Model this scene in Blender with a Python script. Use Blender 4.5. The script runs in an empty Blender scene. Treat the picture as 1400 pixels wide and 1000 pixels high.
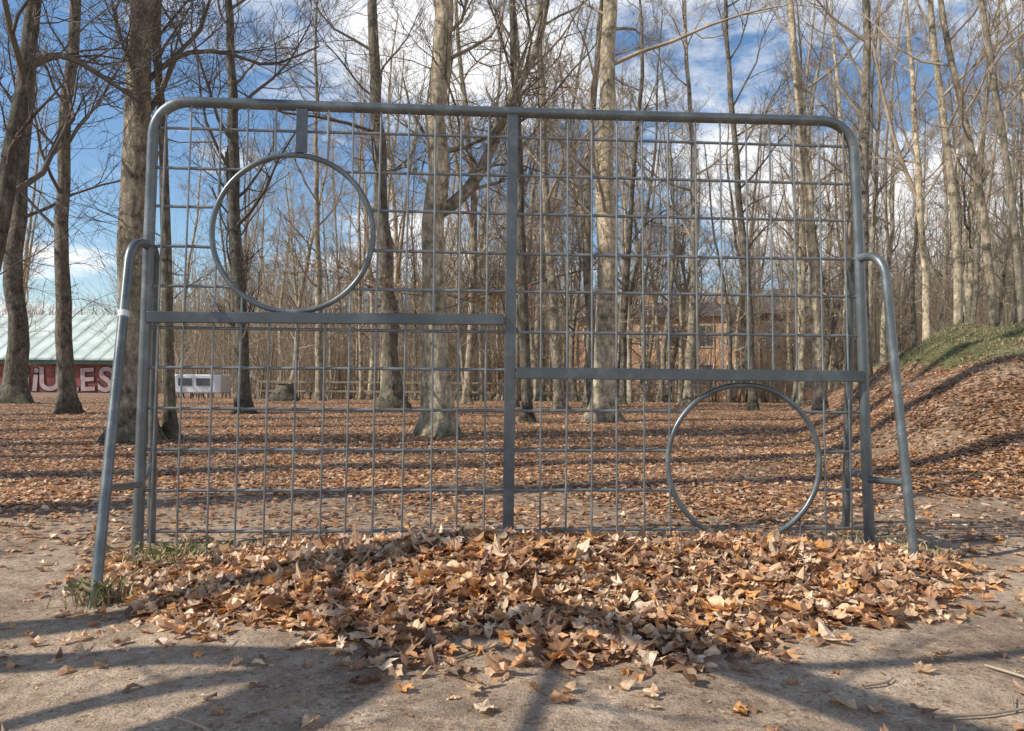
import bpy, math, random
import numpy as np
from mathutils import Vector, Matrix
random.seed(7); RNG=np.random.default_rng(11)
scn=bpy.context.scene
COL=scn.collection
F=1040.0; EYE=0.76

# ------------------------------------------------------------------ helpers
def link(o,parent=None):
    COL.objects.link(o)
    if parent is not None: o.parent=parent
    return o
def mesh_from(name,verts,faces_flat,nper,smooth=True,mat=None,cols=None):
    me=bpy.data.meshes.new(name)
    verts=np.asarray(verts,dtype=np.float32); n=len(verts)
    ff=np.asarray(faces_flat,dtype=np.int32).ravel()
    me.vertices.add(n); me.vertices.foreach_set("co",verts.ravel())
    me.loops.add(len(ff)); me.loops.foreach_set("vertex_index",ff)
    nf=len(ff)//nper
    me.polygons.add(nf); me.polygons.foreach_set("loop_start",np.arange(nf,dtype=np.int32)*nper)
    me.polygons.foreach_set("use_smooth",np.full(nf,smooth,dtype=bool))
    me.update(calc_edges=True)
    if cols is not None:
        ca=me.color_attributes.new("Col",'FLOAT_COLOR','POINT')
        c=np.ones((n,4),dtype=np.float32); c[:,:3]=cols
        ca.data.foreach_set("color",c.ravel())
    if mat: me.materials.append(mat)
    return me
class Tubes:
    def __init__(s): s.g={}
    def add(s,pts,rad,sides=4,ref=None):
        s.g.setdefault((len(pts),sides,ref),[]).append((pts,rad))
    def build(s,name,mat,smooth=True):
        V=[];Fc=[];off=0
        for (n,k,ref),L in s.g.items():
            P=np.array([a for a,b in L],dtype=float); R=np.array([b for a,b in L],dtype=float)
            T=np.gradient(P,axis=1); T/=np.linalg.norm(T,axis=2,keepdims=True)+1e-9
            m=len(L)
            if ref is not None: rf=np.broadcast_to(np.array(ref,float),(m,1,3))
            else:
                av=np.abs(P[:,-1]-P[:,0]); av/=np.linalg.norm(av,axis=1,keepdims=True)+1e-9
                rf=np.where((av[:,2]>.75)[:,None],np.array([1.,0.13,0]),np.array([0.1,0.05,1.]))[:,None,:]
            U=np.cross(T,rf); U/=np.linalg.norm(U,axis=2,keepdims=True)+1e-9
            W=np.cross(T,U)
            a=np.arange(k)*2*math.pi/k
            ring=P[:,:,None,:]+R[:,:,None,None]*(np.cos(a)[None,None,:,None]*U[:,:,None,:]+np.sin(a)[None,None,:,None]*W[:,:,None,:])
            V.append(ring.reshape(-1,3))
            i=np.arange(m)[:,None,None]*(n*k); j=np.arange(n-1)[None,:,None]*k; q=np.arange(k)[None,None,:]; q2=(q+1)%k
            f=np.stack([i+j+q,i+j+k+q,i+j+k+q2,i+j+q2],axis=-1)+off
            Fc.append(f.reshape(-1)); off+=m*n*k
        return mesh_from(name,np.concatenate(V),np.concatenate(Fc),4,smooth,mat)
def boxes_mesh(name,bl,mat,bevel=0):
    V=[];Fc=[]
    for b in bl:
        if len(b)==2:
            (x0,y0,z0),(x1,y1,z1)=b
            c=[(x0,y0,z0),(x1,y0,z0),(x1,y1,z0),(x0,y1,z0),(x0,y0,z1),(x1,y0,z1),(x1,y1,z1),(x0,y1,z1)]
        else: c=b
        o=len(V); V+=list(c)
        for f in ((0,3,2,1),(4,5,6,7),(0,1,5,4),(1,2,6,5),(2,3,7,6),(3,0,4,7)): Fc+= [o+i for i in f]
    return mesh_from(name,V,Fc,4,False,mat)
def obj(name,me,parent=None,loc=None):
    o=bpy.data.objects.new(name,me); link(o,parent)
    if loc is not None: o.location=loc
    return o
def empty(name,loc,label,cat,group=None):
    o=bpy.data.objects.new(name,None); o.empty_display_size=.2; o.location=loc; link(o)
    o["label"]=label; o["category"]=cat
    if group: o["group"]=group
    return o

# ------------------------------------------------------------------ materials
def mat(name):
    m=bpy.data.materials.new(name); m.use_nodes=True
    nt=m.node_tree; b=nt.nodes["Principled BSDF"]; return m,nt,b
def nd(nt,t,**k):
    n=nt.nodes.new(t)
    for a,v in k.items():
        if a in n.inputs.keys(): n.inputs[a].default_value=v
        else: setattr(n,a,v)
    return n
def ramp(nt,stops,fac=None):
    r=nt.nodes.new("ShaderNodeValToRGB"); e=r.color_ramp.elements
    while len(e)<len(stops): e.new(.5)
    for i,(p,c) in enumerate(stops): e[i].position=p; e[i].color=(*c,1) if len(c)==3 else c
    if fac is not None: nt.links.new(fac,r.inputs[0])
    return r
def noise(nt,scale,detail=4,rough=.55,vec=None):
    n=nt.nodes.new("ShaderNodeTexNoise"); n.inputs["Scale"].default_value=scale; n.inputs["Detail"].default_value=detail; n.inputs["Roughness"].default_value=rough
    if vec is not None: nt.links.new(vec,n.inputs["Vector"])
    return n
def mixc(nt,fac,a,b,mode='MIX'):
    m=nt.nodes.new("ShaderNodeMix"); m.data_type='RGBA'; m.blend_type=mode
    for s,v in ((0,fac),(6,a),(7,b)):
        if isinstance(v,bpy.types.NodeSocket): nt.links.new(v,m.inputs[s])
        else: m.inputs[s].default_value=v if s==0 else (*v,1)
    return m.outputs[2]
def bump(nt,b,h,strength,dist):
    n=nt.nodes.new("ShaderNodeBump"); n.inputs["Strength"].default_value=strength; n.inputs["Distance"].default_value=dist
    nt.links.new(h,n.inputs["Height"]); nt.links.new(n.outputs[0],b.inputs["Normal"])
def simple(name,c1,c2,scale,rough=.7,metal=0,bmp=0,bd=.01):
    m,nt,b=mat(name); tc=nd(nt,"ShaderNodeTexCoord"); n=noise(nt,scale,6,.6,tc.outputs["Object"])
    r=ramp(nt,[(.3,c1),(.7,c2)],n.outputs[0]); nt.links.new(r.outputs[0],b.inputs["Base Color"])
    b.inputs["Roughness"].default_value=rough; b.inputs["Metallic"].default_value=metal
    if bmp: bump(nt,b,n.outputs[0],bmp,bd)
    return m
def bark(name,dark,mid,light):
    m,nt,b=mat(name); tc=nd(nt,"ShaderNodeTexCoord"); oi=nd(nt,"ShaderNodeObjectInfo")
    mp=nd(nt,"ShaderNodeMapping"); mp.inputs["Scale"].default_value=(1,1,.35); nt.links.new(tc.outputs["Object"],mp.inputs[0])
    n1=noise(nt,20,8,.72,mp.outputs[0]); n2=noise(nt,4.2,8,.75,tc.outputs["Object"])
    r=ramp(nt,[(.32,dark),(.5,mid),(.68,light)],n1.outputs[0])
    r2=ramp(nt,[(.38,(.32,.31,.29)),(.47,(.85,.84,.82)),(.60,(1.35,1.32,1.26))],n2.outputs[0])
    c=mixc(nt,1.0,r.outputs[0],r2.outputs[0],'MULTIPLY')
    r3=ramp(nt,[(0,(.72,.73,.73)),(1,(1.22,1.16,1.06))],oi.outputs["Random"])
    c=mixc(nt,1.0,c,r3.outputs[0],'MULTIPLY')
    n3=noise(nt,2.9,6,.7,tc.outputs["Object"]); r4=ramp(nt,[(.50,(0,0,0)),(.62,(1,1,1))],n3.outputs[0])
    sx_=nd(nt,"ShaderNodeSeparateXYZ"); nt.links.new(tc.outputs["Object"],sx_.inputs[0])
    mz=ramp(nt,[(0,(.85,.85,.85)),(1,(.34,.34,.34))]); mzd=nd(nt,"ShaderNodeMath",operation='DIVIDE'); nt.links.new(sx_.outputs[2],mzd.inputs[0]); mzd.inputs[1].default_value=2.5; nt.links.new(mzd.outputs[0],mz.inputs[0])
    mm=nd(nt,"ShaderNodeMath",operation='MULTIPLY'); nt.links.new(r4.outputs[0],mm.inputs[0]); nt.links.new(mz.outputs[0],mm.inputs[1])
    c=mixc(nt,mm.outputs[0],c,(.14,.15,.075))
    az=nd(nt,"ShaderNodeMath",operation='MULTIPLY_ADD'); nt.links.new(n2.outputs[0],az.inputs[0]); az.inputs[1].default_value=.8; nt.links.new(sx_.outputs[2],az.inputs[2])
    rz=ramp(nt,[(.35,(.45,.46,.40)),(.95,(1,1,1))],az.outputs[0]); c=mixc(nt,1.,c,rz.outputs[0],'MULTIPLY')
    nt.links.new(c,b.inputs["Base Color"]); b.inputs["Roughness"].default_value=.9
    bump(nt,b,n1.outputs[0],1.0,.06)
    return m
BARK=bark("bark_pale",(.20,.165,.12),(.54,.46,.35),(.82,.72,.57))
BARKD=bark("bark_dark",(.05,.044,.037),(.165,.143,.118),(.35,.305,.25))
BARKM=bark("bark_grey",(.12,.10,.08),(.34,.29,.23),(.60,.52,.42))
TWIG=simple("twig_bark",(.22,.165,.115),(.50,.395,.28),3,.85)
TWIGD=simple("dark_twig_bark",(.07,.056,.044),(.19,.153,.117),3,.85)
FARTW=simple("far_twigs",(.20,.15,.10),(.47,.365,.255),.4,.9)

def metal_mat(name,a,b2):
    m,nt,b=mat(name); tc=nd(nt,"ShaderNodeTexCoord")
    n=noise(nt,9,8,.7,tc.outputs["Object"]); r=ramp(nt,[(.3,a),(.5,tuple(v*1.25 for v in a)),(.7,b2)],n.outputs[0])
    n2=noise(nt,28,5,.7,tc.outputs["Object"]); r2=ramp(nt,[(.62,(0,0,0)),(.72,(1,1,1))],n2.outputs[0])
    c=mixc(nt,r2.outputs[0],r.outputs[0],(.14,.095,.065)); nt.links.new(c,b.inputs["Base Color"])
    b.inputs["Metallic"].default_value=.4
    rr=ramp(nt,[(.3,(.26,.26,.26)),(.7,(.50,.50,.50))],n.outputs[0]); nt.links.new(rr.outputs[0],b.inputs["Roughness"])
    bump(nt,b,n2.outputs[0],.2,.003); return m
STEEL=metal_mat("weathered_grey_steel",(.10,.114,.118),(.22,.244,.25))
STEELD=metal_mat("weathered_dark_steel",(.075,.086,.092),(.16,.178,.186))
STEELG=metal_mat("galvanised_mesh_wire",(.15,.16,.165),(.31,.325,.33))

LEAF,nt,b=mat("dry_leaf"); at=nd(nt,"ShaderNodeAttribute",attribute_name="Col"); tc=nd(nt,"ShaderNodeTexCoord")
n=noise(nt,60,4,.6,tc.outputs["Object"]); r=ramp(nt,[(.3,(.62,.59,.57)),(.7,(1.2,1.2,1.2))],n.outputs[0])
c=mixc(nt,1.0,at.outputs[0],r.outputs[0],'MULTIPLY'); nt.links.new(c,b.inputs["Base Color"]); b.inputs["Roughness"].default_value=.42
tr=nd(nt,"ShaderNodeBsdfTranslucent"); nt.links.new(c,tr.inputs[0]); ms=nd(nt,"ShaderNodeMixShader"); ms.inputs[0].default_value=.2
out=nt.nodes["Material Output"]; nt.links.new(b.outputs[0],ms.inputs[1]); nt.links.new(tr.outputs[0],ms.inputs[2]); nt.links.new(ms.outputs[0],out.inputs[0])
GRASS,nt,b=mat("grass_blades"); at=nd(nt,"ShaderNodeAttribute",attribute_name="Col"); nt.links.new(at.outputs[0],b.inputs["Base Color"]); b.inputs["Roughness"].default_value=.6

GROUND,nt,b=mat("leafy_gravel_ground"); at=nd(nt,"ShaderNodeAttribute",attribute_name="Col"); sep=nd(nt,"ShaderNodeSeparateColor"); nt.links.new(at.outputs[0],sep.inputs[0])
tc=nd(nt,"ShaderNodeTexCoord"); ob=tc.outputs["Object"]
n1=noise(nt,1.6,7,.65,ob); n2=noise(nt,150,4,.7,ob); n3=noise(nt,11,6,.65,ob)
sand=ramp(nt,[(.3,(.27,.19,.128)),(.5,(.47,.345,.238)),(.7,(.62,.475,.345))],n1.outputs[0])
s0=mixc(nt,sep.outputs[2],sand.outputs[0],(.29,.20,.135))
gr=ramp(nt,[(.3,(.38,.34,.31)),(.5,(1,1,1)),(.68,(1.5,1.47,1.43))],n2.outputs[0])
s2=mixc(nt,.8,s0,gr.outputs[0],'MULTIPLY')
g3=ramp(nt,[(.35,(.58,.53,.48)),(.6,(1.1,1.1,1.1))],n3.outputs[0]); s2=mixc(nt,.8,s2,g3.outputs[0],'MULTIPLY')
vp=nd(nt,"ShaderNodeTexVoronoi"); vp.inputs["Scale"].default_value=85; nt.links.new(ob,vp.inputs["Vector"])
sp_=nd(nt,"ShaderNodeSeparateColor"); nt.links.new(vp.outputs["Color"],sp_.inputs[0])
pr=ramp(nt,[(.0,(.48,.38,.29)),(.09,(.48,.38,.29)),(.10,(1,1,1)),(.94,(1,1,1)),(.95,(1.4,1.35,1.3))],sp_.outputs[0]); s2=mixc(nt,.65,s2,pr.outputs[0],'MULTIPLY')
vo=nd(nt,"ShaderNodeTexVoronoi"); vo.inputs["Scale"].default_value=20; nt.links.new(ob,vo.inputs["Vector"])
sc=nd(nt,"ShaderNodeSeparateColor"); nt.links.new(vo.outputs["Color"],sc.inputs[0])
lf=ramp(nt,[(0,(.08,.046,.029)),(.3,(.21,.12,.068)),(.6,(.36,.21,.12)),(.85,(.52,.345,.22)),(1,(.15,.085,.052))],sc.outputs[0])
l2=mixc(nt,.8,lf.outputs[0],g3.outputs[0],'MULTIPLY')
msk=nd(nt,"ShaderNodeMath",operation='ADD'); nt.links.new(sep.outputs[0],msk.inputs[0])
m0=nd(nt,"ShaderNodeMath",operation='MULTIPLY_ADD'); nt.links.new(n3.outputs[0],m0.inputs[0]); m0.inputs[1].default_value=1.4; m0.inputs[2].default_value=-.7; nt.links.new(m0.outputs[0],msk.inputs[1])
mr=ramp(nt,[(.45,(0,0,0)),(.65,(1,1,1))],msk.outputs[0])
cc=mixc(nt,mr.outputs[0],s2,l2)
ng=noise(nt,45,4,.7,ob); gg=ramp(nt,[(.3,(.05,.052,.02)),(.5,(.12,.12,.042)),(.7,(.25,.22,.095))],ng.outputs[0])
mg=nd(nt,"ShaderNodeMath",operation='ADD'); nt.links.new(sep.outputs[1],mg.inputs[0]); nt.links.new(m0.outputs[0],mg.inputs[1])
mgr=ramp(nt,[(.4,(0,0,0)),(.6,(1,1,1))],mg.outputs[0])
cc=mixc(nt,mgr.outputs[0],cc,gg.outputs[0])
nt.links.new(cc,b.inputs["Base Color"]); b.inputs["Roughness"].default_value=.95
ad=nd(nt,"ShaderNodeMath",operation='MULTIPLY_ADD'); nt.links.new(n2.outputs[0],ad.inputs[0]); ad.inputs[1].default_value=.3; nt.links.new(n3.outputs[0],ad.inputs[2])
bump(nt,b,ad.outputs[0],1.0,.026)

# ------------------------------------------------------------------ terrain
def ss(t): t=np.clip(t,0,1); return t*t*(3-2*t)
def wob(x,y): return (np.sin(x*1.3+y*.7)+np.sin(x*.6-y*1.1+1.3)+np.sin(x*2.3+y*1.9+.4)*.6+np.sin(x*3.7-y*2.9)*.4)/3
def hillf(x,y): return ss((x-.365*y-.22*wob(x,y))/(1.8+.09*y))*ss((y-4.2)/7.2)*(1-.35*ss((y-22)/20))
def gh(x,y):
    x=np.asarray(x,float); y=np.asarray(y,float)
    hf=hillf(x,y)
    h=1.55*hf*(1+.12*wob(x*1.2,y*1.2))+.05*wob(x*3,y*3)*np.minimum(hf*3,1)
    h=h-.5*ss((y-22)/28)*(1-ss((x-.41*y)/4))
    h=h+.018*wob(x,y)*ss((y-1)/4)
    h=h-.045*ss((-x-.7)/.8)*(1-ss((y-3.6)/1.2))
    h=h+.012*ss((x-.6)/1.2)*np.exp(-((y-3.5)/.9)**2)
    h=h+.10*np.exp(-((x/np.maximum(y,.5)-.06)/.40)**4)*np.exp(-((y-2.90)/.40)**2)*(1+.5*wob(x*4,y*4))
    h=h+.006*wob(x*7,y*7)*(y<6)
    return h
def leafm(x,y):
    w=wob(x*2.1,y*2.1)
    far=ss((y-4.2-.8*w+.1*(x<-1.5))/1.3); hf=hillf(x,y)
    far=far*(1-.6*ss((w+.15)*1.7)*(1-ss((y-6.5)/4)))*(1-.8*ss((hf-.62)/.12))*(1-.6*np.exp(-((hf-.52-.06*w)/.04)**2)*(y>7.2))
    t=x/np.maximum(y,.5); w2=wob(x*4.3+1,y*4.3); w3=wob(x*9,y*9+2)
    pile=np.exp(-((t-.03)/(.56+.04*w2))**8)*ss((y-1.72-.24*w2-.12*w3-.55*np.abs(t-.08)-.6*np.maximum(t-.40,0))/.75)*(1-ss((y-3.2-.1*w2)/.4))
    return np.clip(np.maximum(far,pile),0,1)
def grassm(x,y):
    h=hillf(x,y); g=ss((h-.58)/.16)*ss((y-7.5)/2)*(.8+.35*wob(x*2.5,y*2.5))
    g=np.maximum(g,.45*np.exp(-((x+3.3)/.6)**2-((y-4.0)/.25)**2))
    return np.clip(g,0,1)
def axis(a,b2,step,far):
    c=list(np.arange(a,b2+1e-6,step)); s=step
    while c[-1]<far: s*=1.25; c.append(c[-1]+s)
    s=step
    while c[0]>-far: s*=1.25; c.insert(0,c[0]-s)
    return np.array(c)
xs=axis(-12,13,.08,900); ys=axis(.5,17,.08,900)
X,Y=np.meshgrid(xs,ys); Z=gh(X,Y)
nx=len(xs); ny=len(ys)
i=np.arange(ny-1)[:,None]*nx; j=np.arange(nx-1)[None,:]
fc=np.stack([i+j,i+j+1,i+nx+j+1,i+nx+j],-1).reshape(-1)
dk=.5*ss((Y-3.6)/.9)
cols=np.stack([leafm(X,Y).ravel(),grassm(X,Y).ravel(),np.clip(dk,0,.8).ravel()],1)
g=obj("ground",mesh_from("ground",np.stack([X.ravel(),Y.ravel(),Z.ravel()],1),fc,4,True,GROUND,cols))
g["kind"]="structure"; g["label"]="gravelly park ground with fallen leaves and grassy bank"; g["category"]="ground"

# ------------------------------------------------------------------ leaves
PAL=np.array([(.82,.53,.31),(.70,.38,.18),(.88,.67,.46),(.50,.26,.13),(.26,.14,.08),(.76,.38,.13),(.84,.58,.35),(.58,.38,.24),(.38,.22,.13)])
def tmpl(kind):
    if kind==0:
        A=[(-90,.2),(-62,.5),(-35,.62),(-12,.76),(8,.6),(22,.68),(42,.9),(60,.66),(72,.70),(90,.98),(108,.70),(120,.66),(138,.9),(158,.68),(172,.60),(192,.76),(215,.62),(242,.5)]
    elif kind==1:
        A=[(-90,1.0),(-60,.72),(-30,.55),(0,.5),(30,.56),(60,.75),(90,1.1),(120,.75),(150,.56),(180,.5),(210,.55),(240,.72)]
    else:
        A=[(-90,.95),(-72,.66),(-50,.62),(-38,.48),(-14,.56),(4,.42),(28,.58),(45,.54),(62,.80),(76,.78),(90,1.0),(104,.78),(118,.80),(135,.54),(152,.58),(176,.42),(194,.56),(218,.48),(230,.62),(252,.66)]
    return np.array([(0,0)]+[(r*math.cos(math.radians(a)),r*math.sin(math.radians(a))) for a,r in A])
def leaves(name,px,py,pz,size,tiltmax,kinds=True,curl=1.0,dark=1.0,tint=(1,1,1),patch=0):
    n=len(px); V=[];Fc=[];C=[];off=0
    kk=RNG.choice(3,n,p=[.3,.35,.35]) if kinds else np.full(n,3)
    for k in range(4):
        id=np.where(kk==k)[0]
        if len(id)==0: continue
        T=tmpl(k) if k<3 else np.array([(0,-.9),(.5,-.1),(.35,.5),(0,1.),(-.35,.5),(-.5,-.1)])
        m=len(id); q=len(T)
        s=size[id][:,None]
        jit=1+RNG.normal(0,.09 if k<3 else .05,(m,q))
        a=T[None,:,0]*RNG.uniform(.65,1.1,(m,1))*jit; b_=T[None,:,1]*jit
        c1,c2,c3=[RNG.normal(0,.40*curl,(m,1)) for _ in range(3)]
        fold=RNG.uniform(0,.6,(m,1))*curl*(RNG.random((m,1))<.5)
        z=c1*a*a+c2*b_*b_+c3*a*b_+RNG.normal(0,.085*curl,(m,q))+np.abs(a)*(RNG.normal(.1,.25*curl,(m,1))+fold)
        L=np.stack([a*s,b_*s,z*s],-1)*.5
        t=np.abs(RNG.normal(0,tiltmax,m)); t=np.minimum(t,1.35); w=RNG.uniform(0,2*math.pi,m); sp=RNG.uniform(0,2*math.pi,m)
        cs,sn=np.cos(sp)[:,None],np.sin(sp)[:,None]
        x,y,z=L[...,0]*cs-L[...,1]*sn,L[...,0]*sn+L[...,1]*cs,L[...,2]
        ct,st=np.cos(t)[:,None],np.sin(t)[:,None]; y,z=y*ct-z*st,y*st+z*ct
        cs,sn=np.cos(w)[:,None],np.sin(w)[:,None]; x,y=x*cs-y*sn,x*sn+y*cs
        P=np.stack([x+px[id][:,None],y+py[id][:,None],z+pz[id][:,None]],-1)
        V.append(P.reshape(-1,3))
        col=PAL[RNG.integers(0,len(PAL),m)]*RNG.uniform(.65,1.15,(m,1))*dark*np.array(tint)
        if patch: col=col*np.clip(1+patch*wob(px[id]*1.9+2,py[id]*1.9),.45,1.25)[:,None]
        C.append(np.repeat(col,q,axis=0))
        base=(np.arange(m)*q)[:,None,None]+off
        if k<3:
            i=np.arange(1,q); tri=np.stack([np.zeros(q-1,int),i,np.where(i+1<q,i+1,1)],1)
        else: tri=np.array([(0,1,5),(1,2,4),(1,4,5),(2,3,4)])
        Fc.append((base+tri[None]).reshape(-1)); off+=m*q
    return mesh_from(name,np.concatenate(V),np.concatenate(Fc),3,False,LEAF,np.concatenate(C))
N=42000
x=RNG.uniform(-2.0,2.2,N); y=RNG.uniform(1.5,3.6,N); k=RNG.random(N)<leafm(x,y)**1.9*np.where(y<2.3,.7,1); x=x[k];y=y[k]
x=x[:14500];y=y[:14500]
thick=.042*leafm(x,y)
pm=leaves("leaf_pile",x,y,gh(x,y)+.004+RNG.random(len(x))*thick,RNG.triangular(.03,.062,.115,len(x)),.29,True,.95,1.06)
o=obj("leaf_pile",pm); o["kind"]="stuff"; o["label"]="heap of dry brown leaves blown against the goal"; o["category"]="leaves"
N=5200; x=RNG.uniform(-2.8,3.2,N); y=1.45+2.9*RNG.random(N); pr=np.exp(-np.abs(y-2.4)/.6)*.6+.12; pr=np.where(y>3.5,.5,pr); k=RNG.random(N)<pr; x=x[k];y=y[k]
sz=np.where(RNG.random(len(x))<.62,RNG.uniform(.005,.02,len(x)),RNG.uniform(.028,.082,len(x)))
sm=leaves("scattered_leaves",x,y,gh(x,y)+.003+sz*.06,sz,.13)
o=obj("scattered_leaves",sm); o["kind"]="stuff"; o["label"]="single dry leaves scattered on the gravel"; o["category"]="leaves"
N=235000; y=3.4*(34/3.4)**RNG.random(N); x=RNG.uniform(-1,1,N)*(.74*y+.6)
k=RNG.random(N)<(leafm(x,y)*.86+.07*(y>3.7)+.04); x=x[k];y=y[k]
lm=leaves("leaf_litter",x,y,gh(x,y)+.006+RNG.random(len(x))*.012,RNG.uniform(.026,.068,len(x))*(1+.022*y),.24,False,.75,.92,(1,.95,.92),.32)
o=obj("leaf_litter",lm); o["kind"]="stuff"; o["label"]="carpet of brown leaf litter under the trees"; o["category"]="leaves"

def grass(px,py,h,name):
    n=len(px); pz=gh(px,py); a=RNG.uniform(0,2*math.pi,n); w=h*.018+.0010; ln=RNG.uniform(.1,.9,n)*h; la=RNG.uniform(0,2*math.pi,n)
    w=np.where(py>6,w*2.2,w)
    dx,dy=np.cos(a)*w,np.sin(a)*w; lx,ly=np.cos(la)*ln,np.sin(la)*ln
    V=np.stack([np.stack([px-dx,py-dy,pz-.01],1),np.stack([px+dx,py+dy,pz-.01],1),
      np.stack([px+dx*.8+lx*.35,py+dy*.8+ly*.35,pz+h*.6],1),np.stack([px-dx*.8+lx*.35,py-dy*.8+ly*.35,pz+h*.6],1),
      np.stack([px+dx*.1+lx,py+dy*.1+ly,pz+h*RNG.uniform(.6,1,n)],1),np.stack([px-dx*.1+lx,py-dy*.1+ly,pz+h*.85],1)],1)
    b0=(np.arange(n)*6)[:,None,None]; f=(b0+np.array([(0,1,2,3),(3,2,4,5)])[None]).reshape(-1)
    pal=np.array([(.10,.12,.035),(.14,.15,.048),(.21,.19,.08),(.31,.26,.145),(.38,.32,.21)])
    c=pal[RNG.integers(0,5,n)]*RNG.uniform(.7,1.2,(n,1)); c=np.where((py<6)[:,None],c*1.35,c)
    return mesh_from(name,V.reshape(-1,3),f,4,False,GRASS,np.repeat(c,6,axis=0))
gx=[];gy=[];ghh=[]
for cx,cy,rx,ry,nn,hh in [(-1.42,3.2,.08,.06,170,.12),(-1.46,2.72,.05,.04,150,.10),(1.73,3.3,.09,.07,150,.07),(-1.2,3.3,.12,.04,60,.09),(1.66,3.55,.12,.06,70,.08),(-3.2,4.0,.4,.12,200,.035)]:
    gx.append(RNG.normal(cx,rx,nn)); gy.append(RNG.normal(cy,ry,nn)); ghh.append(RNG.uniform(.3,1.1,nn)*hh)
N=170000; y=RNG.uniform(7.5,22,N); x=RNG.uniform(3.3,16,N); k=RNG.random(N)<grassm(x,y)*np.clip(wob(x*2,y*2)*.6+.45,.06,1); x=x[k];y=y[k]
gx.append(x);gy.append(y);ghh.append(RNG.uniform(.015,.075,len(x)))
o=obj("grass",grass(np.concatenate(gx),np.concatenate(gy),np.concatenate(ghh),"grass")); o["kind"]="stuff"; o["label"]="tufts of green and straw grass"; o["category"]="grass"

# ------------------------------------------------------------------ goal
xl=lambda z:-1.612+.0085*z; xr=lambda z:1.646-.026*z
def Pn(x,z,off=0): return (x,3.3+(x+1.6)/3.24*.2+z*.025+off,z)
goal=empty("football_goal",(0,3.4,0),"grey steel mesh target goal wall standing in leaves","goal")
def gchild(name,me):
    me.transform(Matrix.Translation((0,-3.4,0))); return obj(name,me,goal)
t=Tubes(); rc=.15; zt=1.985
pts=[Pn(xl(z),z) for z in (-.12,.3,.8,1.3,1.6,zt-rc)]
for a in np.linspace(0,90,9)[1:]:
    a=math.radians(a); pts.append(Pn(xl(zt)+rc-rc*math.cos(a),zt-rc+rc*math.sin(a)))
for u in (.25,.5,.75): pts.append(Pn(xl(zt)+rc+(xr(zt)-xl(zt)-2*rc)*u,zt-.004*math.sin(u*math.pi)))
for a in np.linspace(90,0,9):
    a=math.radians(a); pts.append(Pn(xr(zt)-rc+rc*math.cos(a),zt-rc+rc*math.sin(a)))
pts+=[Pn(xr(z),z) for z in (1.6,1.3,.8,.3,-.08)]
t.add(pts,[.0235]*len(pts),18,(-.06,1,0)); gchild("frame",t.build("frame",STEEL))
R=.352; C1=(-.978,1.405); C2=(1.06,.395)
for nm,(cx,cz) in (("target_ring",C1),("target_ring",C2)):
    pts=[Pn(cx+R*math.cos(a),cz+R*math.sin(a),-.004) for a in np.linspace(0,2*math.pi,65)]
    P=np.array(pts[:-1]); n=len(P); T=np.roll(P,-1,0)-np.roll(P,1,0); T/=np.linalg.norm(T,axis=1)[:,None]; U=np.cross(T,(-.06,1,0)); U/=np.linalg.norm(U,axis=1)[:,None]; W=np.cross(T,U)
    a=np.arange(12)*2*math.pi/12; ring=P[:,None]+.0125*(np.cos(a)[None,:,None]*U[:,None]+np.sin(a)[None,:,None]*W[:,None])
    ii=np.arange(n)[:,None]*12; i2=((np.arange(n)+1)%n)[:,None]*12; q=np.arange(12)[None]; q2=(q+1)%12
    f=np.stack([ii+q,i2+q,i2+q2,ii+q2],-1).reshape(-1)
    gchild(nm,mesh_from(nm,ring.reshape(-1,3),f,4,True,STEEL))
t=Tubes()
rowz=[.094+.1775*k for k in range(11)]
for z in rowz:
    z+=random.uniform(-.004,.004)
    iv=[(xl(z),xr(z))]
    for cx,cz in (C1,C2):
        dd=R*R-(z-cz)**2
        if dd>0:
            h=math.sqrt(dd); new=[]
            for a,b_ in iv:
                if cx-h>a and cx+h<b_: new+=[(a,cx-h),(cx+h,b_)]
                else: new.append((a,b_))
            iv=new
    for a,b_ in iv:
        w=random.uniform(-.004,.004)
        t.add([Pn(a+(b_-a)*u,z+w*math.sin(3*u),.004) for u in (0,.33,.66,1)],[.0070]*4,8)
vx=[-1.55+.119*k for k in range(13)]+[.125+.119*k for k in range(13)]
for x0 in vx:
    x0+=random.uniform(-.008,.008)
    iv=[(-.08,1.985)]
    for cx,cz in (C1,C2):
        dd=R*R-(x0-cx)**2
        if dd>0:
            h=math.sqrt(dd); new=[]
            for a,b_ in iv:
                if cz-h<=a: new.append((cz+h,b_))
                else: new+=[(a,cz-h),(cz+h,b_)]
            iv=new
    lean=-.010*x0/1.6+random.uniform(-.003,.003); wv_=random.uniform(-.004,.004)
    for a,b_ in iv:
        t.add([Pn(x0+lean*(z-1)+wv_*math.sin(z*2),z,-.007) for z in np.linspace(a,b_,4)],[.0047]*4,8)
gchild("wire_grid",t.build("wire_grid",STEELG))
def slab(x0,z0,x1,z1,th,hgt,vert=False,off=-.022):
    if not vert:
        return [Pn(x0,z0-hgt/2,off-th/2),Pn(x1,z1-hgt/2,off-th/2),Pn(x1,z1-hgt/2,off+th/2),Pn(x0,z0-hgt/2,off+th/2),
           Pn(x0,z0+hgt/2,off-th/2),Pn(x1,z1+hgt/2,off-th/2),Pn(x1,z1+hgt/2,off+th/2),Pn(x0,z0+hgt/2,off+th/2)]
    return [Pn(x0-hgt/2,z0,off-th/2),Pn(x0+hgt/2,z0,off-th/2),Pn(x0+hgt/2,z0,off+th/2),Pn(x0-hgt/2,z0,off+th/2),
           Pn(x1-hgt/2,z1,off-th/2),Pn(x1+hgt/2,z1,off-th/2),Pn(x1+hgt/2,z1,off+th/2),Pn(x1-hgt/2,z1,off+th/2)]
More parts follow.
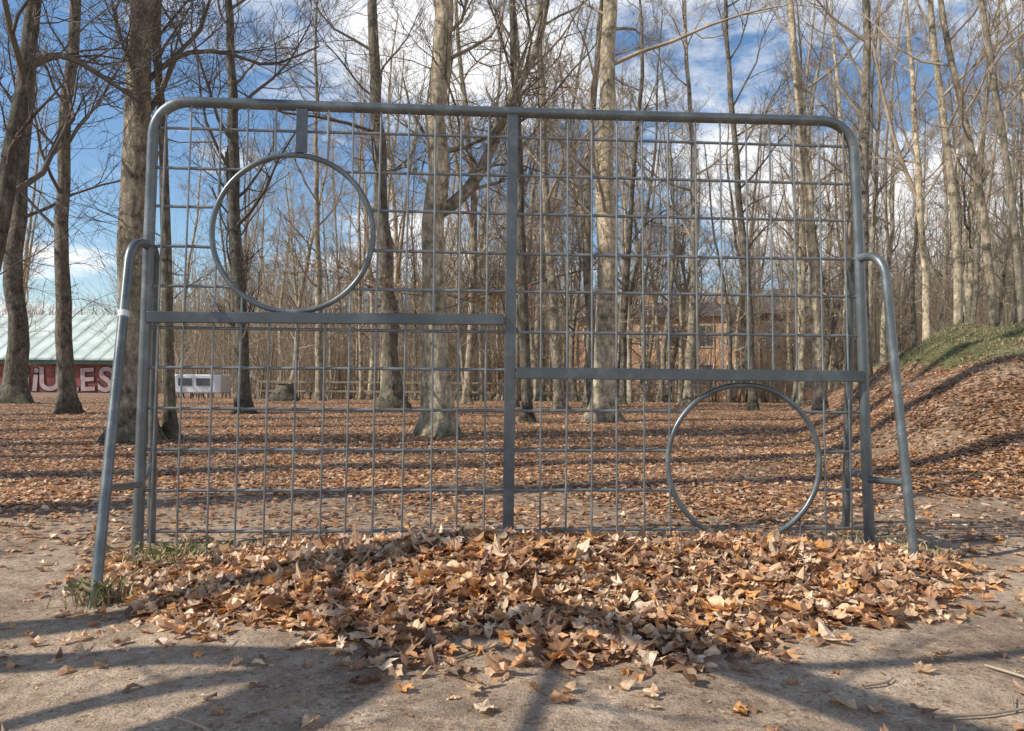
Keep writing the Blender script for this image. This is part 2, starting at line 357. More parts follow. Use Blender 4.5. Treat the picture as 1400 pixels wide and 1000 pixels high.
def bev(o,w=.003):
    m=o.modifiers.new("bevel",'BEVEL'); m.width=w; m.segments=2
bev(gchild("crossbar",boxes_mesh("crossbar",[slab(-1.585,1.022,-.0385,1.03,.03,.048)],STEELD)))
bev(gchild("crossbar",boxes_mesh("crossbar",[slab(.0185,.792,1.612,.79,.03,.052)],STEELD)))
bev(gchild("centre_strap",boxes_mesh("centre_strap",[slab(-.012,-.06,-.005,1.964,.012,.05,True,-.018)],STEELD)))
bev(gchild("ring_hanger",boxes_mesh("ring_hanger",[slab(-.945,1.765,-.945,1.964,.010,.05,True,-.016)],STEELD)))
def brace(bx,by,bz,ux,uy,jx,jy,side,zr=(.345,.295)):
    t=Tubes()
    base=np.array((bx,by,bz)); up=np.array((ux,uy,1.25)); j=np.array((jx,jy,1.335))
    pts=[tuple(base),tuple(base+(up-base)*.33),tuple(base+(up-base)*.66),tuple(base+(up-base)*.93)]
    c=np.array((ux*.6+jx*.4,uy+(jy-uy)*.18,1.36))
    for u in np.linspace(0,1,8):
        p=(1-u)**2*up+2*u*(1-u)*c+u*u*j; pts.append(tuple(p))
    t.add(pts,[.0195]*len(pts),16,(1,.05,0)); gchild("brace_leg",t.build("brace_leg",STEEL))
    z=zr[0]; f=(z-bz)/(1.25-bz); p=base+(up-base)*f; q=Pn(xl(zr[1]) if side<0 else xr(zr[1]),zr[1])
    t=Tubes(); t.add([tuple(p),q],[.015]*2,12); gchild("brace_rung",t.build("brace_rung",STEEL))
brace(-1.455,2.67,-.09,-1.605,3.17,-1.60,3.333,-1)
brace(-1.74,3.70,-.10,-1.63,3.46,-1.60,3.333,-1)
brace(1.70,3.20,-.06,1.655,3.37,1.611,3.53,1,(.335,.317))
brace(1.71,3.90,-.06,1.64,3.68,1.611,3.53,1,(.335,.317))
WHITE=simple("white_sticker",(.5,.5,.48),(.75,.75,.74),20,.5)
t=Tubes(); b0=np.array((-1.455,2.67,-.09));u0=np.array((-1.605,3.17,1.25)); t.add([tuple(b0+(u0-b0)*.815),tuple(b0+(u0-b0)*.834)],[.0202]*2,16,(1,.05,0)); gchild("sticker",t.build("sticker",WHITE))

# ------------------------------------------------------------------ trees
def norm(v):
    l=math.sqrt(v[0]**2+v[1]**2+v[2]**2)+1e-9; return (v[0]/l,v[1]/l,v[2]/l)
def grow(tb,rn,p,d,L,r,lvl,maxl,counts,wander=.28,trop=.12):
    n=6 if lvl==0 else 5 if lvl==1 else 4
    sg=L/(n-1); pts=[p]; ds=[d]
    for i in range(n-1):
        d=norm((d[0]+rn.uniform(-1,1)*wander,d[1]+rn.uniform(-1,1)*wander,d[2]+rn.uniform(-1,1)*wander+trop))
        p=(p[0]+d[0]*sg,p[1]+d[1]*sg,p[2]+d[2]*sg); pts.append(p); ds.append(d)
    rad=[max(r*(1-.72*i/(n-1)),.0026) for i in range(n)]
    tb.add(pts,rad,6 if lvl==0 else 4 if lvl==1 else 3)
    if lvl>=maxl: return
    for k in range(counts[lvl]):
        u=rn.uniform(.18,.98)*(n-1); i=min(int(u),n-2); f=u-i
        q=tuple(pts[i][c]+(pts[i+1][c]-pts[i][c])*f for c in range(3)); dd=ds[i+1]
        a=norm((rn.uniform(-1,1),rn.uniform(-1,1),rn.uniform(-.8,1))); s=rn.uniform(.7,1.25)
        nd_=norm((dd[0]+a[0]*s,dd[1]+a[1]*s,dd[2]+a[2]*s))
        grow(tb,rn,q,nd_,L*rn.uniform(.35,.62)*(1-.35*u/(n-1)),rad[i]*rn.uniform(.42,.6),lvl+1,maxl,counts,wander*1.1,trop)
def interp(path,u):
    i=min(int(u),len(path)-2); f=u-i; return tuple(path[i][c]+(path[i+1][c]-path[i][c])*f for c in range(3))
def trunk_mesh(path,r0,name,m,seed,topr=.25):
    rn=random.Random(seed)
    P=np.array(path); s=np.concatenate([[0],np.cumsum(np.linalg.norm(np.diff(P,axis=0),axis=1))]); tot=s[-1]
    ss_=np.concatenate([[0,.05,.1,.16,.25,.4,.65,1.0],np.linspace(1.5,tot,18)])
    Q=np.stack([np.interp(ss_,s,P[:,c]) for c in range(3)],1)
    for _ in range(2): Q[8:-1]=(Q[7:-2]+2*Q[8:-1]+Q[9:])/4
    Q[8:,0]+=np.array([rn.uniform(-1,1)*r0*.25 for _ in Q[8:]]); Q[8:,1]+=np.array([rn.uniform(-1,1)*r0*.2 for _ in Q[8:]])
    rr=r0*.90*(1-(1-topr)*ss_/tot)*np.array([1+rn.uniform(-.06,.06) for _ in ss_])
    k=18; a=np.arange(k)*2*math.pi/k; ph=rn.uniform(0,6); ph2=rn.uniform(0,6)
    V=[]
    for q,r,h in zip(Q,rr,ss_):
        fl=math.exp(-h/(1.35*r0)); mod=1+fl*(1.0+.5*np.cos(3*a+ph)+.35*np.cos(5*a+ph2))+.05*np.cos(2*a+ph2+h)+.03*np.cos(5*a+h*2)
        V.append(np.stack([q[0]+r*mod*np.cos(a),q[1]+r*mod*np.sin(a),np.full(k,q[2])],1))
    V=np.concatenate(V); n=len(Q); i=np.arange(n-1)[:,None]*k; q=np.arange(k)[None]; q2=(q+1)%k
    f=np.stack([i+q,i+q2,i+k+q2,i+k+q],-1).reshape(-1)
    return mesh_from(name,V,f,4,True,m),Q,ss_,rr
def crown_mesh(Q,ss_,rr,seed,zmin,nprim,counts,maxl,Lf,name,m,limbs=(),wander=.28,lowtw=0,rk=1.0):
    rn=random.Random(seed); tb=Tubes(); tot=ss_[-1]
    for k in range(nprim):
        h=zmin+(tot-zmin)*(k+rn.random())/nprim
        p=tuple(float(np.interp(h,ss_,Q[:,c])) for c in range(3)); r=float(np.interp(h,ss_,rr))
        a=rn.uniform(0,2*math.pi); el=rn.uniform(.25,1.2)
        L=Lf*(1-.5*h/tot)*rn.uniform(.5,1.15)
        grow(tb,rn,p,norm((math.cos(a),math.sin(a),el)),L,min(r*.42,(.012+L*.0095)*rk),0,maxl,counts,wander)
    for k in range(lowtw):
        h=rn.uniform(1.6,min(tot,6)); p=tuple(float(np.interp(h,ss_,Q[:,c])) for c in range(3)); a=rn.uniform(0,2*math.pi)
        grow(tb,rn,p,norm((math.cos(a),math.sin(a),rn.uniform(-.2,.6))),rn.uniform(.8,2.0),.009,1,3,counts,.3,.03)
    for path,r0,r1 in limbs:
        n=len(path); S=[interp(path,u) for u in np.linspace(0,n-1,11)]
        S=np.array(S); S[1:-1]=(S[:-2]+2*S[1:-1]+S[2:])/4; S=[tuple(v) for v in S]
        rad=[r0+(r1-r0)*i/10 for i in range(11)]; tb.add(S,rad,10)
        for i in range(2,11):
            for _ in range(2):
                d=norm(tuple(S[i][c]-S[i-1][c] for c in range(3))); a=norm((rn.uniform(-1,1),rn.uniform(-1,1),rn.uniform(-.5,1)))
                grow(tb,rn,S[i],norm(tuple(d[c]*.6+a[c] for c in range(3))),rn.uniform(.8,2.2)*(1 if r0>.013 else .35),max(rad[i]*.35,.004),1,3,counts,wander)
    return tb.build(name,m)
def pt(px,y,d):
    dx=px-700; dy=500-y; c=.008
    px2=dx-dy*c; y2=dy+dx*c
    return (px2/F*d,d,EYE+(y2+20)/F*d)
def custom(label,d,w,prof,H,barkm,zmin=2.5,nprim=16,Lf=4.5,limbs=(),seed=0,counts=(7,6,4),maxl=3,lowtw=4,wander=.28,dd=0,tw=None):
    bx,by=pt(prof[0][0],prof[0][1],d)[:2]; bz=float(gh(bx,by))-.06
    path=[(0,0,0)]
    for px,y in prof[1:]:
        p=pt(px,y,d)
        if p[2]-bz>path[-1][2]+.2: path.append((p[0]-bx,dd*(p[2]-bz)/5,p[2]-bz))
    a,b_=path[-2],path[-1]
    if H>b_[2]:
        k=(H-b_[2])/max(b_[2]-a[2],.1); path.append((b_[0]+(b_[0]-a[0])*min(k,1.5)*.6,b_[1],H))
    e=empty("bare_tree",(bx,by,bz),label,"tree","bare trees in the park wood")
    tm,Q,s_,rr=trunk_mesh(path,w/2,"trunk",barkm,seed)
    obj("trunk",tm,e)
    lm=[([ (lambda p:(p[0]-bx,p[1]-by+k2*.12,p[2]-bz))(pt(px,y,d)) for k2,(px,y) in enumerate(L)],r0,r1) for L,r0,r1 in limbs]
    tw=tw or (TWIGD if barkm is BARKD or limbs else TWIG)
    obj("crown",crown_mesh(Q,s_,rr,seed+100,zmin,nprim,counts,maxl,Lf,"crown",tw,lm,wander,lowtw),e)
    return e
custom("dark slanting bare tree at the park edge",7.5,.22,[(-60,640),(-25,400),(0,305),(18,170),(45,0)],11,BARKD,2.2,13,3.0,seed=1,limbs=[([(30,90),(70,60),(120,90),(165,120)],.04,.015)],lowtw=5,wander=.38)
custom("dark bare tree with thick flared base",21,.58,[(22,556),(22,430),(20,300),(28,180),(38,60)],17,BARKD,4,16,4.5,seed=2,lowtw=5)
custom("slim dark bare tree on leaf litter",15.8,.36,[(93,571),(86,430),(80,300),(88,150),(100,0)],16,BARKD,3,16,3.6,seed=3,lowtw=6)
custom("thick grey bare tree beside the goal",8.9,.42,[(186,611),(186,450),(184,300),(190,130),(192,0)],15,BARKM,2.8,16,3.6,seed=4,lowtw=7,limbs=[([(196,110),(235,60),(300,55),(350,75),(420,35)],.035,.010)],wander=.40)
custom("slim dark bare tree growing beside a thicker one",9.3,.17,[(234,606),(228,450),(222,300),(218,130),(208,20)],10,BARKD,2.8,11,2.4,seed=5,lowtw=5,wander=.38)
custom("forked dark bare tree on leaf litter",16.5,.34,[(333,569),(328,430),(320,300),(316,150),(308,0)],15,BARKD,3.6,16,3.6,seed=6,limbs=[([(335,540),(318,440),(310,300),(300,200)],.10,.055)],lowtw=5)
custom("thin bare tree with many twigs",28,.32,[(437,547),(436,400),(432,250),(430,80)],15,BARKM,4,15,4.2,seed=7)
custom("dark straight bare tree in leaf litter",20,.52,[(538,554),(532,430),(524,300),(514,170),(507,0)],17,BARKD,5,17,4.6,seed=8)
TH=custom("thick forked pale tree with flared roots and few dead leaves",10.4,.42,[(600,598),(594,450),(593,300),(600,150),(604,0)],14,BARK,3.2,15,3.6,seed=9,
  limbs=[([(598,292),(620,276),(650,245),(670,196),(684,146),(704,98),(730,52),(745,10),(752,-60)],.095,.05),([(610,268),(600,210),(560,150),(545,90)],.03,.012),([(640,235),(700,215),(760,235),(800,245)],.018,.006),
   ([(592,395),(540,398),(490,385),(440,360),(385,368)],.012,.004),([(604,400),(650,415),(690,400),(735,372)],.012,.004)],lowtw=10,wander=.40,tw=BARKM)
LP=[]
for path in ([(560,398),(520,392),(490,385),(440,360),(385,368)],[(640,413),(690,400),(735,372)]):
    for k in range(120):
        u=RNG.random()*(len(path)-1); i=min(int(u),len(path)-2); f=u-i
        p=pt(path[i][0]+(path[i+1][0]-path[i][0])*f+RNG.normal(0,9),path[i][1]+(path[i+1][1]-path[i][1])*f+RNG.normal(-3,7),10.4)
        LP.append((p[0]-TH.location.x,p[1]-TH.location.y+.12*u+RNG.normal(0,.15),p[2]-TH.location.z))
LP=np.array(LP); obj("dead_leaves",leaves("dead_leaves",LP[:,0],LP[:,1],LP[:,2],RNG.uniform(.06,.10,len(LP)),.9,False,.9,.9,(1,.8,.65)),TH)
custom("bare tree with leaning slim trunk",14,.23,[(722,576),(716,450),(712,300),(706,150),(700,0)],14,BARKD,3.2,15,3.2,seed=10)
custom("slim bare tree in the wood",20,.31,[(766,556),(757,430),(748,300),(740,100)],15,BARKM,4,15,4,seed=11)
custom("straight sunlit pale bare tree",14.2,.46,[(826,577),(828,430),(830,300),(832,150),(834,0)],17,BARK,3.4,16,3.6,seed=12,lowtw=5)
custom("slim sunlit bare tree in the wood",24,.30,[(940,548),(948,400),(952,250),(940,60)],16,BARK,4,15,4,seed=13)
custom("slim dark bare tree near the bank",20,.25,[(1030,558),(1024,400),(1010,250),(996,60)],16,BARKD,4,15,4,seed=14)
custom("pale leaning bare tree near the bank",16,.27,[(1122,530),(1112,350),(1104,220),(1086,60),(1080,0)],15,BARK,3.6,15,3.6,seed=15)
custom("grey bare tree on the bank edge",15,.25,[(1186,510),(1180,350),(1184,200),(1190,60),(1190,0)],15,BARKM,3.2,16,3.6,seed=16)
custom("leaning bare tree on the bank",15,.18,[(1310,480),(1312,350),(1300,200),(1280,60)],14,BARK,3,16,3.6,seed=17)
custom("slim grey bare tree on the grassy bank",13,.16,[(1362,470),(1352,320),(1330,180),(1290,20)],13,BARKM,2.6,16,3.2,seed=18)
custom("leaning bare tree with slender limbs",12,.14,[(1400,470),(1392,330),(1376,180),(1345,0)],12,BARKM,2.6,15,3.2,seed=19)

VAR=[]
for v in range(10):
    rn=random.Random(500+v); H=rn.uniform(12,18); path=[(0,0,0)]; x0=y0=0; lx=rn.uniform(-.25,.25)
    for i in range(1,7): x0+=rn.uniform(-.4,.4)+lx; y0+=rn.uniform(-.3,.3); path.append((x0,y0,H*i/6))
    bm=(BARKD,BARKM,BARK,BARKM,BARK)[v%5]
    tm,Q,s_,rr=trunk_mesh(path,.14,"trunk",bm,900+v,.2)
    lim=[]
    if v%3==1:
        h=H*.3; q=tuple(np.interp(h,s_,Q[:,c]) for c in range(3)); sg=rn.choice((-1,1))
        lim=[([q,(q[0]+sg*.5,q[1]+.2,q[2]+1.6),(q[0]+sg*.9,q[1]+.3,q[2]+4),(q[0]+sg*1.3,q[1]+.1,q[2]+7)],.075,.03)]
    cm=crown_mesh(Q,s_,rr,950+v,H*(.16 if v%2 else .22),19,(7,6,4),3,3.6,"crown",TWIG if v%3 else TWIGD,lim,.36,9)
    VAR.append((tm,cm))
for v in range(2):
    rn=random.Random(700+v); path=[(0,0,0)]; x0=y0=0
    for i in range(1,7): x0+=rn.uniform(-.35,.35); y0+=rn.uniform(-.25,.25); path.append((x0,y0,16*i/6))
    tm,Q,s_,rr=trunk_mesh(path,.24,"trunk",BARKM,990+v,.45)
    VAR.append((tm,crown_mesh(Q,s_,rr,995+v,5,7,(3,2,1),2,3.4,"crown",BARKM,(),.3,0,1.8)))
placed=[(o.location.x,o.location.y) for o in bpy.data.objects if o.name.startswith("bare_tree")]
def put(x,y,s,v,lab,sw=1):
    e=empty("bare_tree",(x,y,float(gh(x,y))-.05),lab,"tree","bare trees in the park wood")
    e.rotation_euler=(random.uniform(-.06,.06),random.uniform(-.06,.06),random.uniform(0,6.28)); e.scale=(s*sw,s*sw,s)
    obj("trunk",VAR[v][0],e); obj("crown",VAR[v][1],e)
    placed.append((x,y))
cnt=0; tries=0
while cnt<126 and tries<6000:
    tries+=1
    d=18+35*random.random()**.85; px=random.uniform(-40,1460)
    dens=.04 if px<230 else .22 if px<520 else .55 if px<680 else 1
    if d<27 and px<700: dens*=.25
    if random.random()>dens: continue
    x=(px-700)/F*d
    if any((x-a)**2+(d-b_)**2<2.2 for a,b_ in placed) or (d>50 and 740<px<1140): continue
    put(x,d,random.uniform(.72,1.15),random.randrange(10),"slender bare tree among others in the wood",random.uniform(.7,1.2)*(.8 if px>1150 else 1)); cnt+=1
for x,y,s,sw in [(-16,13.5,1.,1.1),(-20,9,1,1.1),(-8,2.9,1.0,.9),(-8.5,4.4,1.1,1.2),(-9.5,5.5,1.1,.8),(-10,6.8,1,1.4),(-10.5,8.0,1,.8),(-11,9.4,1,1.1),(-12.5,11.2,1,1.2)]:
    put(x,y,s,random.choice((10,11)),"bare tree at the side of the clearing",sw)
ELEV=39
S=Vector((-.955,-.297,0)).normalized()*math.cos(math.radians(ELEV)); S.z=math.sin(math.radians(ELEV))
TBX,TBY=-6.2,1.0
e=empty("bare_tree",(TBX,TBY,-.05),"large bare tree beside the gravel path","tree","bare trees in the park wood")
def sh(gx_,gy_,h): return (gx_+S.x*h/S.z-TBX,gy_+S.y*h/S.z-TBY,h)
tm,Q,s_,rr=trunk_mesh([(0,0,0),(.02,0,1.5),(.05,.03,3),(.1,.05,4.6),(.3,.1,7)],.14,"trunk",BARK,77,.5)
obj("trunk",tm,e)
tb=Tubes(); rn=random.Random(5)
HB=sh(-.36,2.08,2.6)
for pl,r0,r1 in [([(.05,.03,2.0),sh(-1.3,2.18,2.4),HB],.08,.07),
   ([HB,sh(-.1,2.24,2.6),sh(.2,2.38,2.7)],.04,.05),
   ([sh(.2,2.38,2.7),sh(.45,2.28,2.7),sh(.7,2.05,2.8),sh(.95,1.72,2.8),sh(1.25,1.45,2.9)],.06,.085),
   ([HB,sh(-.42,1.87,2.6),sh(-.54,1.7,2.6),sh(-.85,1.42,2.6)],.11,.135),
   ([HB,sh(-.75,1.92,2.6),sh(-1.1,1.75,2.7),sh(-1.4,1.5,2.8)],.05,.04),
   ([sh(.2,2.38,2.7),sh(.16,1.95,2.7),sh(.06,1.5,2.7)],.022,.018),
   ([sh(-.3,2.1,2.6),sh(-.45,2.45,2.8),sh(-.4,2.8,3.0),sh(-.2,3.0,3.1)],.03,.012),
   ([sh(.7,2.05,2.8),sh(1.2,2.1,3.0),sh(1.7,2.25,3.2)],.035,.02),
   ([(.1,.05,4.6),(.3,.9,6.2),(.8,1.8,7.6)],.06,.03)]:
    SS=[interp(pl,u) for u in np.linspace(0,len(pl)-1,9)]
    SS=np.array(SS); SS[1:-1]=(SS[:-2]+2*SS[1:-1]+SS[2:])/4; SS=[tuple(v) for v in SS]
    rad=[r0+(r1-r0)*i/8 for i in range(9)]; tb.add(SS,rad,8)
    for i in range(3,9,2):
        a=norm((rn.uniform(-1,1),rn.uniform(-1,1),rn.uniform(-.2,1))); grow(tb,rn,SS[i],a,rn.uniform(.4,.8),.010,2,3,(4,3,3),.3)
obj("crown",tb.build("crown",BARK),e)

# far wood, one mass
tb=Tubes(); rn=random.Random(9)
def bushy(x,y,H,n,r):
    z0=float(gh(x,y))
    for k in range(n):
        a=rn.uniform(0,6.28); sp=rn.uniform(.05,.5)*H*.5; hh=rn.uniform(0,.65)*H; L=H*rn.uniform(.25,.55)
        p=(x+math.cos(a)*sp*hh/H*1.3,y+math.sin(a)*sp*hh/H*1.3,z0+hh); d=norm((math.cos(a)*rn.uniform(.1,.9),math.sin(a)*.5,rn.uniform(.3,1)))
        pts=[p]
        for i in range(3):
            d=norm((d[0]+rn.uniform(-.35,.35),d[1],d[2]+rn.uniform(-.3,.35))); p=tuple(p[c]+d[c]*L/3 for c in range(3)); pts.append(p)
        tb.add(pts,[r,r*.7,r*.5,r*.25],3)
    tb.add([(x,y,z0-.1),(x+rn.uniform(-.3,.3),y,z0+H*.5),(x+rn.uniform(-.6,.6),y,z0+H*.9)],[r*5,r*3,r],4)
for k in range(400):
    px=rn.uniform(-120,1520); d=rn.uniform(78,110) if px<190 or 730<px<1160 else rn.uniform(56,100); right=px>620
    bushy((px-700)/F*d,d,(rn.uniform(8,13) if px<190 else rn.uniform(9,16)) if not right else rn.uniform(9,17),75,.026)
for k in range(70):
    px=rn.uniform(300,1500); d=rn.uniform(42,48)
    if 745<px<1120 and rn.random()<.45: continue
    bushy((px-700)/F*d,d,rn.uniform(5,11),60,.013)
for k in range(280):
    px=rn.uniform(175,1520); d=rn.uniform(34,49); mid=740<px<1130
    if mid and rn.random()<.45: continue
    bushy((px-700)/F*d,d,rn.uniform(1.2,4.8) if not mid else rn.uniform(.8,3.4),48,.011)
o=obj("far_wood",tb.build("far_wood",FARTW)); o["kind"]="stuff"; o["label"]="brown mass of distant bare trees and undergrowth"; o["category"]="wood"

# ------------------------------------------------------------------ buildings
ROOFM,nt,b=mat("pale_ribbed_roof"); tc=nd(nt,"ShaderNodeTexCoord"); wv=nd(nt,"ShaderNodeTexWave"); wv.inputs["Scale"].default_value=.25; nt.links.new(tc.outputs["Object"],wv.inputs[0])
r=ramp(nt,[(0,(.30,.34,.32)),(.12,(.55,.60,.56)),(1,(.66,.71,.67))],wv.outputs[0]); n=noise(nt,.6,5,.6,tc.outputs["Object"]); r2=ramp(nt,[(.3,(.66,.70,.66)),(.7,(1.12,1.12,1.08))],n.outputs[0])
nt.links.new(mixc(nt,1.,r.outputs[0],r2.outputs[0],'MULTIPLY'),b.inputs["Base Color"]); b.inputs["Roughness"].default_value=.6
REDW=simple("dark_red_wall",(.14,.035,.03),(.36,.10,.08),.9,.8); GREENW=simple("green_trim",(.04,.11,.085),(.08,.17,.13),2,.6)
LETT=simple("pale_pink_paint",(.34,.22,.21),(.55,.43,.41),2,.7); LETD=simple("dark_paint",(.03,.015,.015),(.06,.03,.03),2,.7)
sx=-31.0; base=-.55
sh_=empty("shed_building",(sx,60,base),"long low shed with pale roof and graffiti wall","building")
def bch(par,name,bl,m):
    me=boxes_mesh(name,bl,m); me.transform(Matrix.Translation(-par.location)); return obj(name,me,par)
bch(sh_,"wall",[((-58,60,base),(sx,74,1.75))],REDW)
bch(sh_,"fascia",[((-58.3,59.6,1.754),(sx+.3,60.2,2.05))],GREENW)
bch(sh_,"roof",[[(-58.3,59.5,2.06),(sx+.3,59.5,2.06),(sx+.3,67,6.0),(-58.3,67,6.0),(-58.3,59.5,2.2),(sx+.3,59.5,2.2),(sx-1.2,67,6.2),(-58.3,67,6.2)],
               [(-58.3,67.003,6.0),(sx+.3,67.003,6.0),(sx+.3,74.5,2.06),(-58.3,74.5,2.06),(-58.3,67.003,6.2),(sx-1.2,67.003,6.2),(sx+.3,74.5,2.2),(-58.3,74.5,2.2)]],ROOFM)
# hand-painted letters, each tilted and sized a little differently
xcur={0:-.4,1:-.4}
for li,ch in enumerate(reversed("GiULES")):
    rot=(.05,-.06,.04,-.03,.07,-.05)[li]; sc=(2.7,2.5,2.75,2.6,2.7,2.6)[li]
    for mm,co_,off in ((LETD,.13,0),(LETT,.05,.03)):
        cu=bpy.data.curves.new("graffiti_letter",'FONT'); cu.body=ch; cu.size=sc; cu.extrude=.01; cu.offset=co_
        tmp=bpy.data.objects.new("graffiti_letter_tmp",cu); link(tmp); bpy.context.view_layer.update()
        me=bpy.data.meshes.new_from_object(tmp.evaluated_get(bpy.context.evaluated_depsgraph_get())); bpy.data.objects.remove(tmp)
        me.materials.clear(); me.materials.append(mm); me.name="graffiti_letter"
        xs_=[v.co.x for v in me.vertices]; wd=max(xs_)-min(xs_); me.transform(Matrix.Translation((-(max(xs_)+min(xs_))/2,0,0)))
        if mm is LETD: w0=wd
        o=obj("graffiti_letter",me,sh_); o.rotation_euler=(math.pi/2,rot,0); o.location=(xcur[0]-w0/2,-.03-off,.2+.05*(li%2))
    xcur[0]-=w0+.05
BRICK,nt,b=mat("orange_brick"); tc=nd(nt,"ShaderNodeTexCoord"); mp=nd(nt,"ShaderNodeMapping"); mp.inputs["Rotation"].default_value=(math.pi/2,0,0); nt.links.new(tc.outputs["Object"],mp.inputs[0])
bk=nd(nt,"ShaderNodeTexBrick"); bk.inputs["Scale"].default_value=3; bk.inputs["Color1"].default_value=(.76,.43,.24,1); bk.inputs["Color2"].default_value=(.66,.33,.18,1); bk.inputs["Mortar"].default_value=(.55,.42,.30,1); nt.links.new(mp.outputs[0],bk.inputs[0]); nt.links.new(bk.outputs[0],b.inputs["Base Color"]); b.inputs["Roughness"].default_value=.9
SLATE=simple("dark_tile_roof",(.06,.05,.05),(.14,.11,.10),3,.7); GLASS=simple("window_glass",(.05,.06,.07),(.10,.12,.14),1,.15); TRIM=simple("cream_trim",(.55,.48,.36),(.7,.62,.5),4,.7)
TIMB=simple("dark_timber_cladding",(.09,.055,.04),(.20,.125,.09),5,.8)
bb=empty("brick_building",(13,57,-.5),"orange brick villa with dark roof behind the trees","building")
def B2(name,bl,m):
    me=boxes_mesh(name,bl,m); me.transform(Matrix.Translation((-13,-56,.5))); return obj(name,me,bb)
B2("wall",[((4,56,-.6),(17.497,66,5.6))],BRICK); B2("wing_wall",[((17.5,54.5,-.6),(23,66,5.6))],TIMB)
def gable(x0,x1,y0,y1,z0,z1,o=.4):
    ym=(y0+y1)/2
    return [[(x0-o,y0-o,z0),(x1+o,y0-o,z0),(x1+o,y1+o,z0),(x0-o,y1+o,z0),(x0+1.5,ym-.05,z1),(x1-1.5,ym-.05,z1),(x1-1.5,ym+.05,z1),(x0+1.5,ym+.05,z1)]]
B2("roof",gable(4,17.1,56,66,5.603,7.2)+gable(17.5,23,54.5,66,5.603,8.0),SLATE)
B2("chimney",[((9,60,6.0),(9.9,61,8.2))],BRICK); B2("chimney",[((15,60,6.0),(15.8,61,8.0))],BRICK)
for wx in (5.2,7.4,9.6,11.8,14.0,16.0):
    for wz in (.5,3.4):
        w=B2("window",[((wx,55.97,wz),(wx+1.0,56.01,wz+1.5))],GLASS)
        f=boxes_mesh("frame",[((wx-.12,55.93,wz-.12),(wx,56.02,wz+1.62)),((wx+1.0,55.93,wz-.12),(wx+1.12,56.02,wz+1.62)),((wx,55.93,wz+1.5),(wx+1.0,56.02,wz+1.62)),((wx,55.93,wz-.12),(wx+1.0,56.02,wz)),((wx+.47,55.95,wz),(wx+.53,55.968,wz+1.5))],TRIM)
        f.transform(Matrix.Translation((-13,-56,.5))); obj("frame",f,w)
for wx in (18.6,20.9):
    for wz in (.5,3.2): B2("window",[((wx,54.46,wz),(wx+1.0,54.51,wz+1.5))],GLASS)
bb.rotation_euler=(0,0,math.radians(-20))
WH=simple("white_paint",(.62,.63,.64),(.80,.80,.80),3,.4)
zz=float(gh(-14,34.5)); cv=empty("parked_trailer",(-14,34.5,zz),"small white box trailer parked beyond the trees","trailer")
bo=bch(cv,"body",[((-15.1,34,zz+.28),(-13.0,35.3,zz+1.12))],WH); bev(bo,.06)
bch(cv,"window",[((-14.9,33.97,zz+.62),(-14.3,34.0,zz+.95))],GLASS); bch(cv,"window",[((-14.1,33.97,zz+.62),(-13.5,34.0,zz+.95))],GLASS)
for xx in (-14.5,-13.6):
    t=Tubes(); t.add([(xx,34.0,zz+.2),(xx,34.15,zz+.2)],[.2,.2],16); me=t.build("wheel",GLASS); me.transform(Matrix.Translation(-cv.location)); obj("wheel",me,cv)
WOOD=simple("weathered_wood",(.25,.2,.14),(.42,.35,.26),6,.85)
fz=float(gh(-6,33)); fe=empty("wooden_fence",(-6,33,fz),"low weathered post and rail fence","fence")
for k in range(14):
    x0=-11+k*1.5; bch(fe,"post",[((x0-.05,32.95,fz-.2),(x0+.05,33.05,fz+.95))],WOOD)
for z0 in (.35,.75): bch(fe,"rail",[((-11,32.91,fz+z0),(8.5,32.946,fz+z0+.08))],WOOD)
st=trunk_mesh([(0,0,0),(.02,0,.2),(.05,0,.62)],.28,"tree_stump",BARKD,44,.8)[0]
P=pt(388,541,26); o=obj("tree_stump",st,None,(P[0],P[1],float(gh(P[0],P[1]))-.03)); o["label"]="dark broken tree stump among leaf litter"; o["category"]="stump"
for px,y,L,a in [(250,985,.22,-.5),(345,978,.16,.5),(1275,976,.35,.05),(620,905,.2,.9),(1345,905,.35,-.9),(1180,935,.12,.4)]:
    d=EYE*F/(y-520); x0=(px-700)/F*d; t=Tubes(); rn=random.Random(px); p=np.array((0,0,0.)); pts=[]
    for i in range(6): pts.append(tuple(p)); a+=rn.uniform(-.2,.2); p=p+np.array((math.cos(a),math.sin(a),rn.uniform(-.03,.03)))*L/5
    t.add(pts,[.004,.0038,.0035,.003,.0025,.0015],6)
    q=pts[3]; t.add([q,(q[0]+math.cos(a+.7)*L*.25,q[1]+math.sin(a+.7)*L*.25,.01)],[.0025,.0015],5)
    o=obj("fallen_twig",t.build("fallen_twig",TWIG),None,(x0,d,float(gh(x0,d))+.008)); o["label"]="short brown twig lying on gravel"; o["category"]="twig"; o["group"]="twigs on the path"

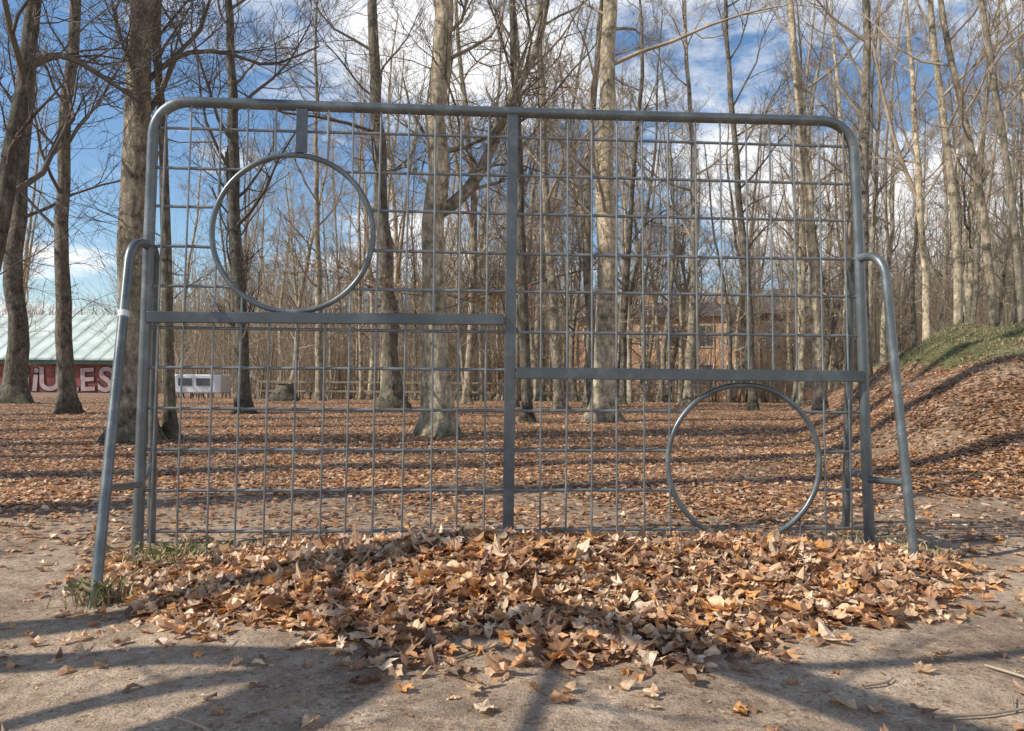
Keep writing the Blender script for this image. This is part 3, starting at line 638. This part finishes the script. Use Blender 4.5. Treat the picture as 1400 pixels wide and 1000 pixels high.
# ------------------------------------------------------------------ light, sky, camera
sun=bpy.data.lights.new("sun",'SUN'); sun.energy=5.0; sun.angle=math.radians(.4); sun.color=(1,.95,.84)
so=bpy.data.objects.new("sun",sun); link(so); so.rotation_euler=S.to_track_quat('Z','Y').to_euler()
w=bpy.data.worlds.new("World"); scn.world=w; w.use_nodes=True; nt=w.node_tree; bg=nt.nodes["Background"]
sky=nt.nodes.new("ShaderNodeTexSky"); sky.sky_type='NISHITA'; sky.sun_disc=False; sky.sun_elevation=math.radians(ELEV); sky.sun_rotation=math.atan2(S.x,S.y); sky.air_density=1.0; sky.dust_density=.3; sky.ozone_density=1.5
hs=nt.nodes.new("ShaderNodeHueSaturation"); hs.inputs["Saturation"].default_value=1.15; hs.inputs["Value"].default_value=1.5; nt.links.new(sky.outputs[0],hs.inputs["Color"])
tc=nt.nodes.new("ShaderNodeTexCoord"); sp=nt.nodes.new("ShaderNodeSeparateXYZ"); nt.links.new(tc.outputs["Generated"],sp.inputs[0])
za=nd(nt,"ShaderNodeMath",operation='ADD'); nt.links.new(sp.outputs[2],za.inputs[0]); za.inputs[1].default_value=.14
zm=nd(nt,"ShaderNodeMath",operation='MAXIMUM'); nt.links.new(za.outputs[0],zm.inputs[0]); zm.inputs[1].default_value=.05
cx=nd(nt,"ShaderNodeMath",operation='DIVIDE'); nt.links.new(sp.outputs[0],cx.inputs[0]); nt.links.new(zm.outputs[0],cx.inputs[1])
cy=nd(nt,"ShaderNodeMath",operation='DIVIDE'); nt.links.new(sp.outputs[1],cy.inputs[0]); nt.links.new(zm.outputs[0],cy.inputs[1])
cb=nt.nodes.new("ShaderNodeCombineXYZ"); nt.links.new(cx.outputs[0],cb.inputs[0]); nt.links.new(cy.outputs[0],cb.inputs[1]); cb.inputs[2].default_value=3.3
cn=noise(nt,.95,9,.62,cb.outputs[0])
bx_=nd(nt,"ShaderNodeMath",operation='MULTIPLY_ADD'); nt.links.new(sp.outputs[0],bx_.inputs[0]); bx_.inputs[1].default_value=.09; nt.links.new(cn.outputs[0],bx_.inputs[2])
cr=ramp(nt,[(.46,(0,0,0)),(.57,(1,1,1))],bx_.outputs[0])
zf=ramp(nt,[(.45,(1,1,1)),(.60,(.04,.04,.04))],sp.outputs[2])  # clouds deliberately faded out overhead, above the view, to cut sky fill light
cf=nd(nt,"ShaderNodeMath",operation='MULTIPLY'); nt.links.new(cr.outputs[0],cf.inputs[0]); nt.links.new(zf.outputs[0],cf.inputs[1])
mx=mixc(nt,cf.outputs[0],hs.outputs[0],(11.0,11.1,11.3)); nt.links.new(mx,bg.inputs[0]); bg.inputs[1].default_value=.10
cam=bpy.data.cameras.new("camera"); cam.sensor_width=36; cam.lens=F/1400*36; cam.clip_end=3000; cam.clip_start=.05
co=bpy.data.objects.new("camera",cam); link(co)
co.matrix_world=Matrix.Translation((0,0,EYE))@Matrix.Rotation(math.radians(90)+math.atan(20/F),4,'X')@Matrix.Rotation(.008,4,'Z')
scn.camera=co
scn.view_settings.view_transform='Standard'; scn.view_settings.look='None'; scn.view_settings.exposure=0
print("trees",cnt)
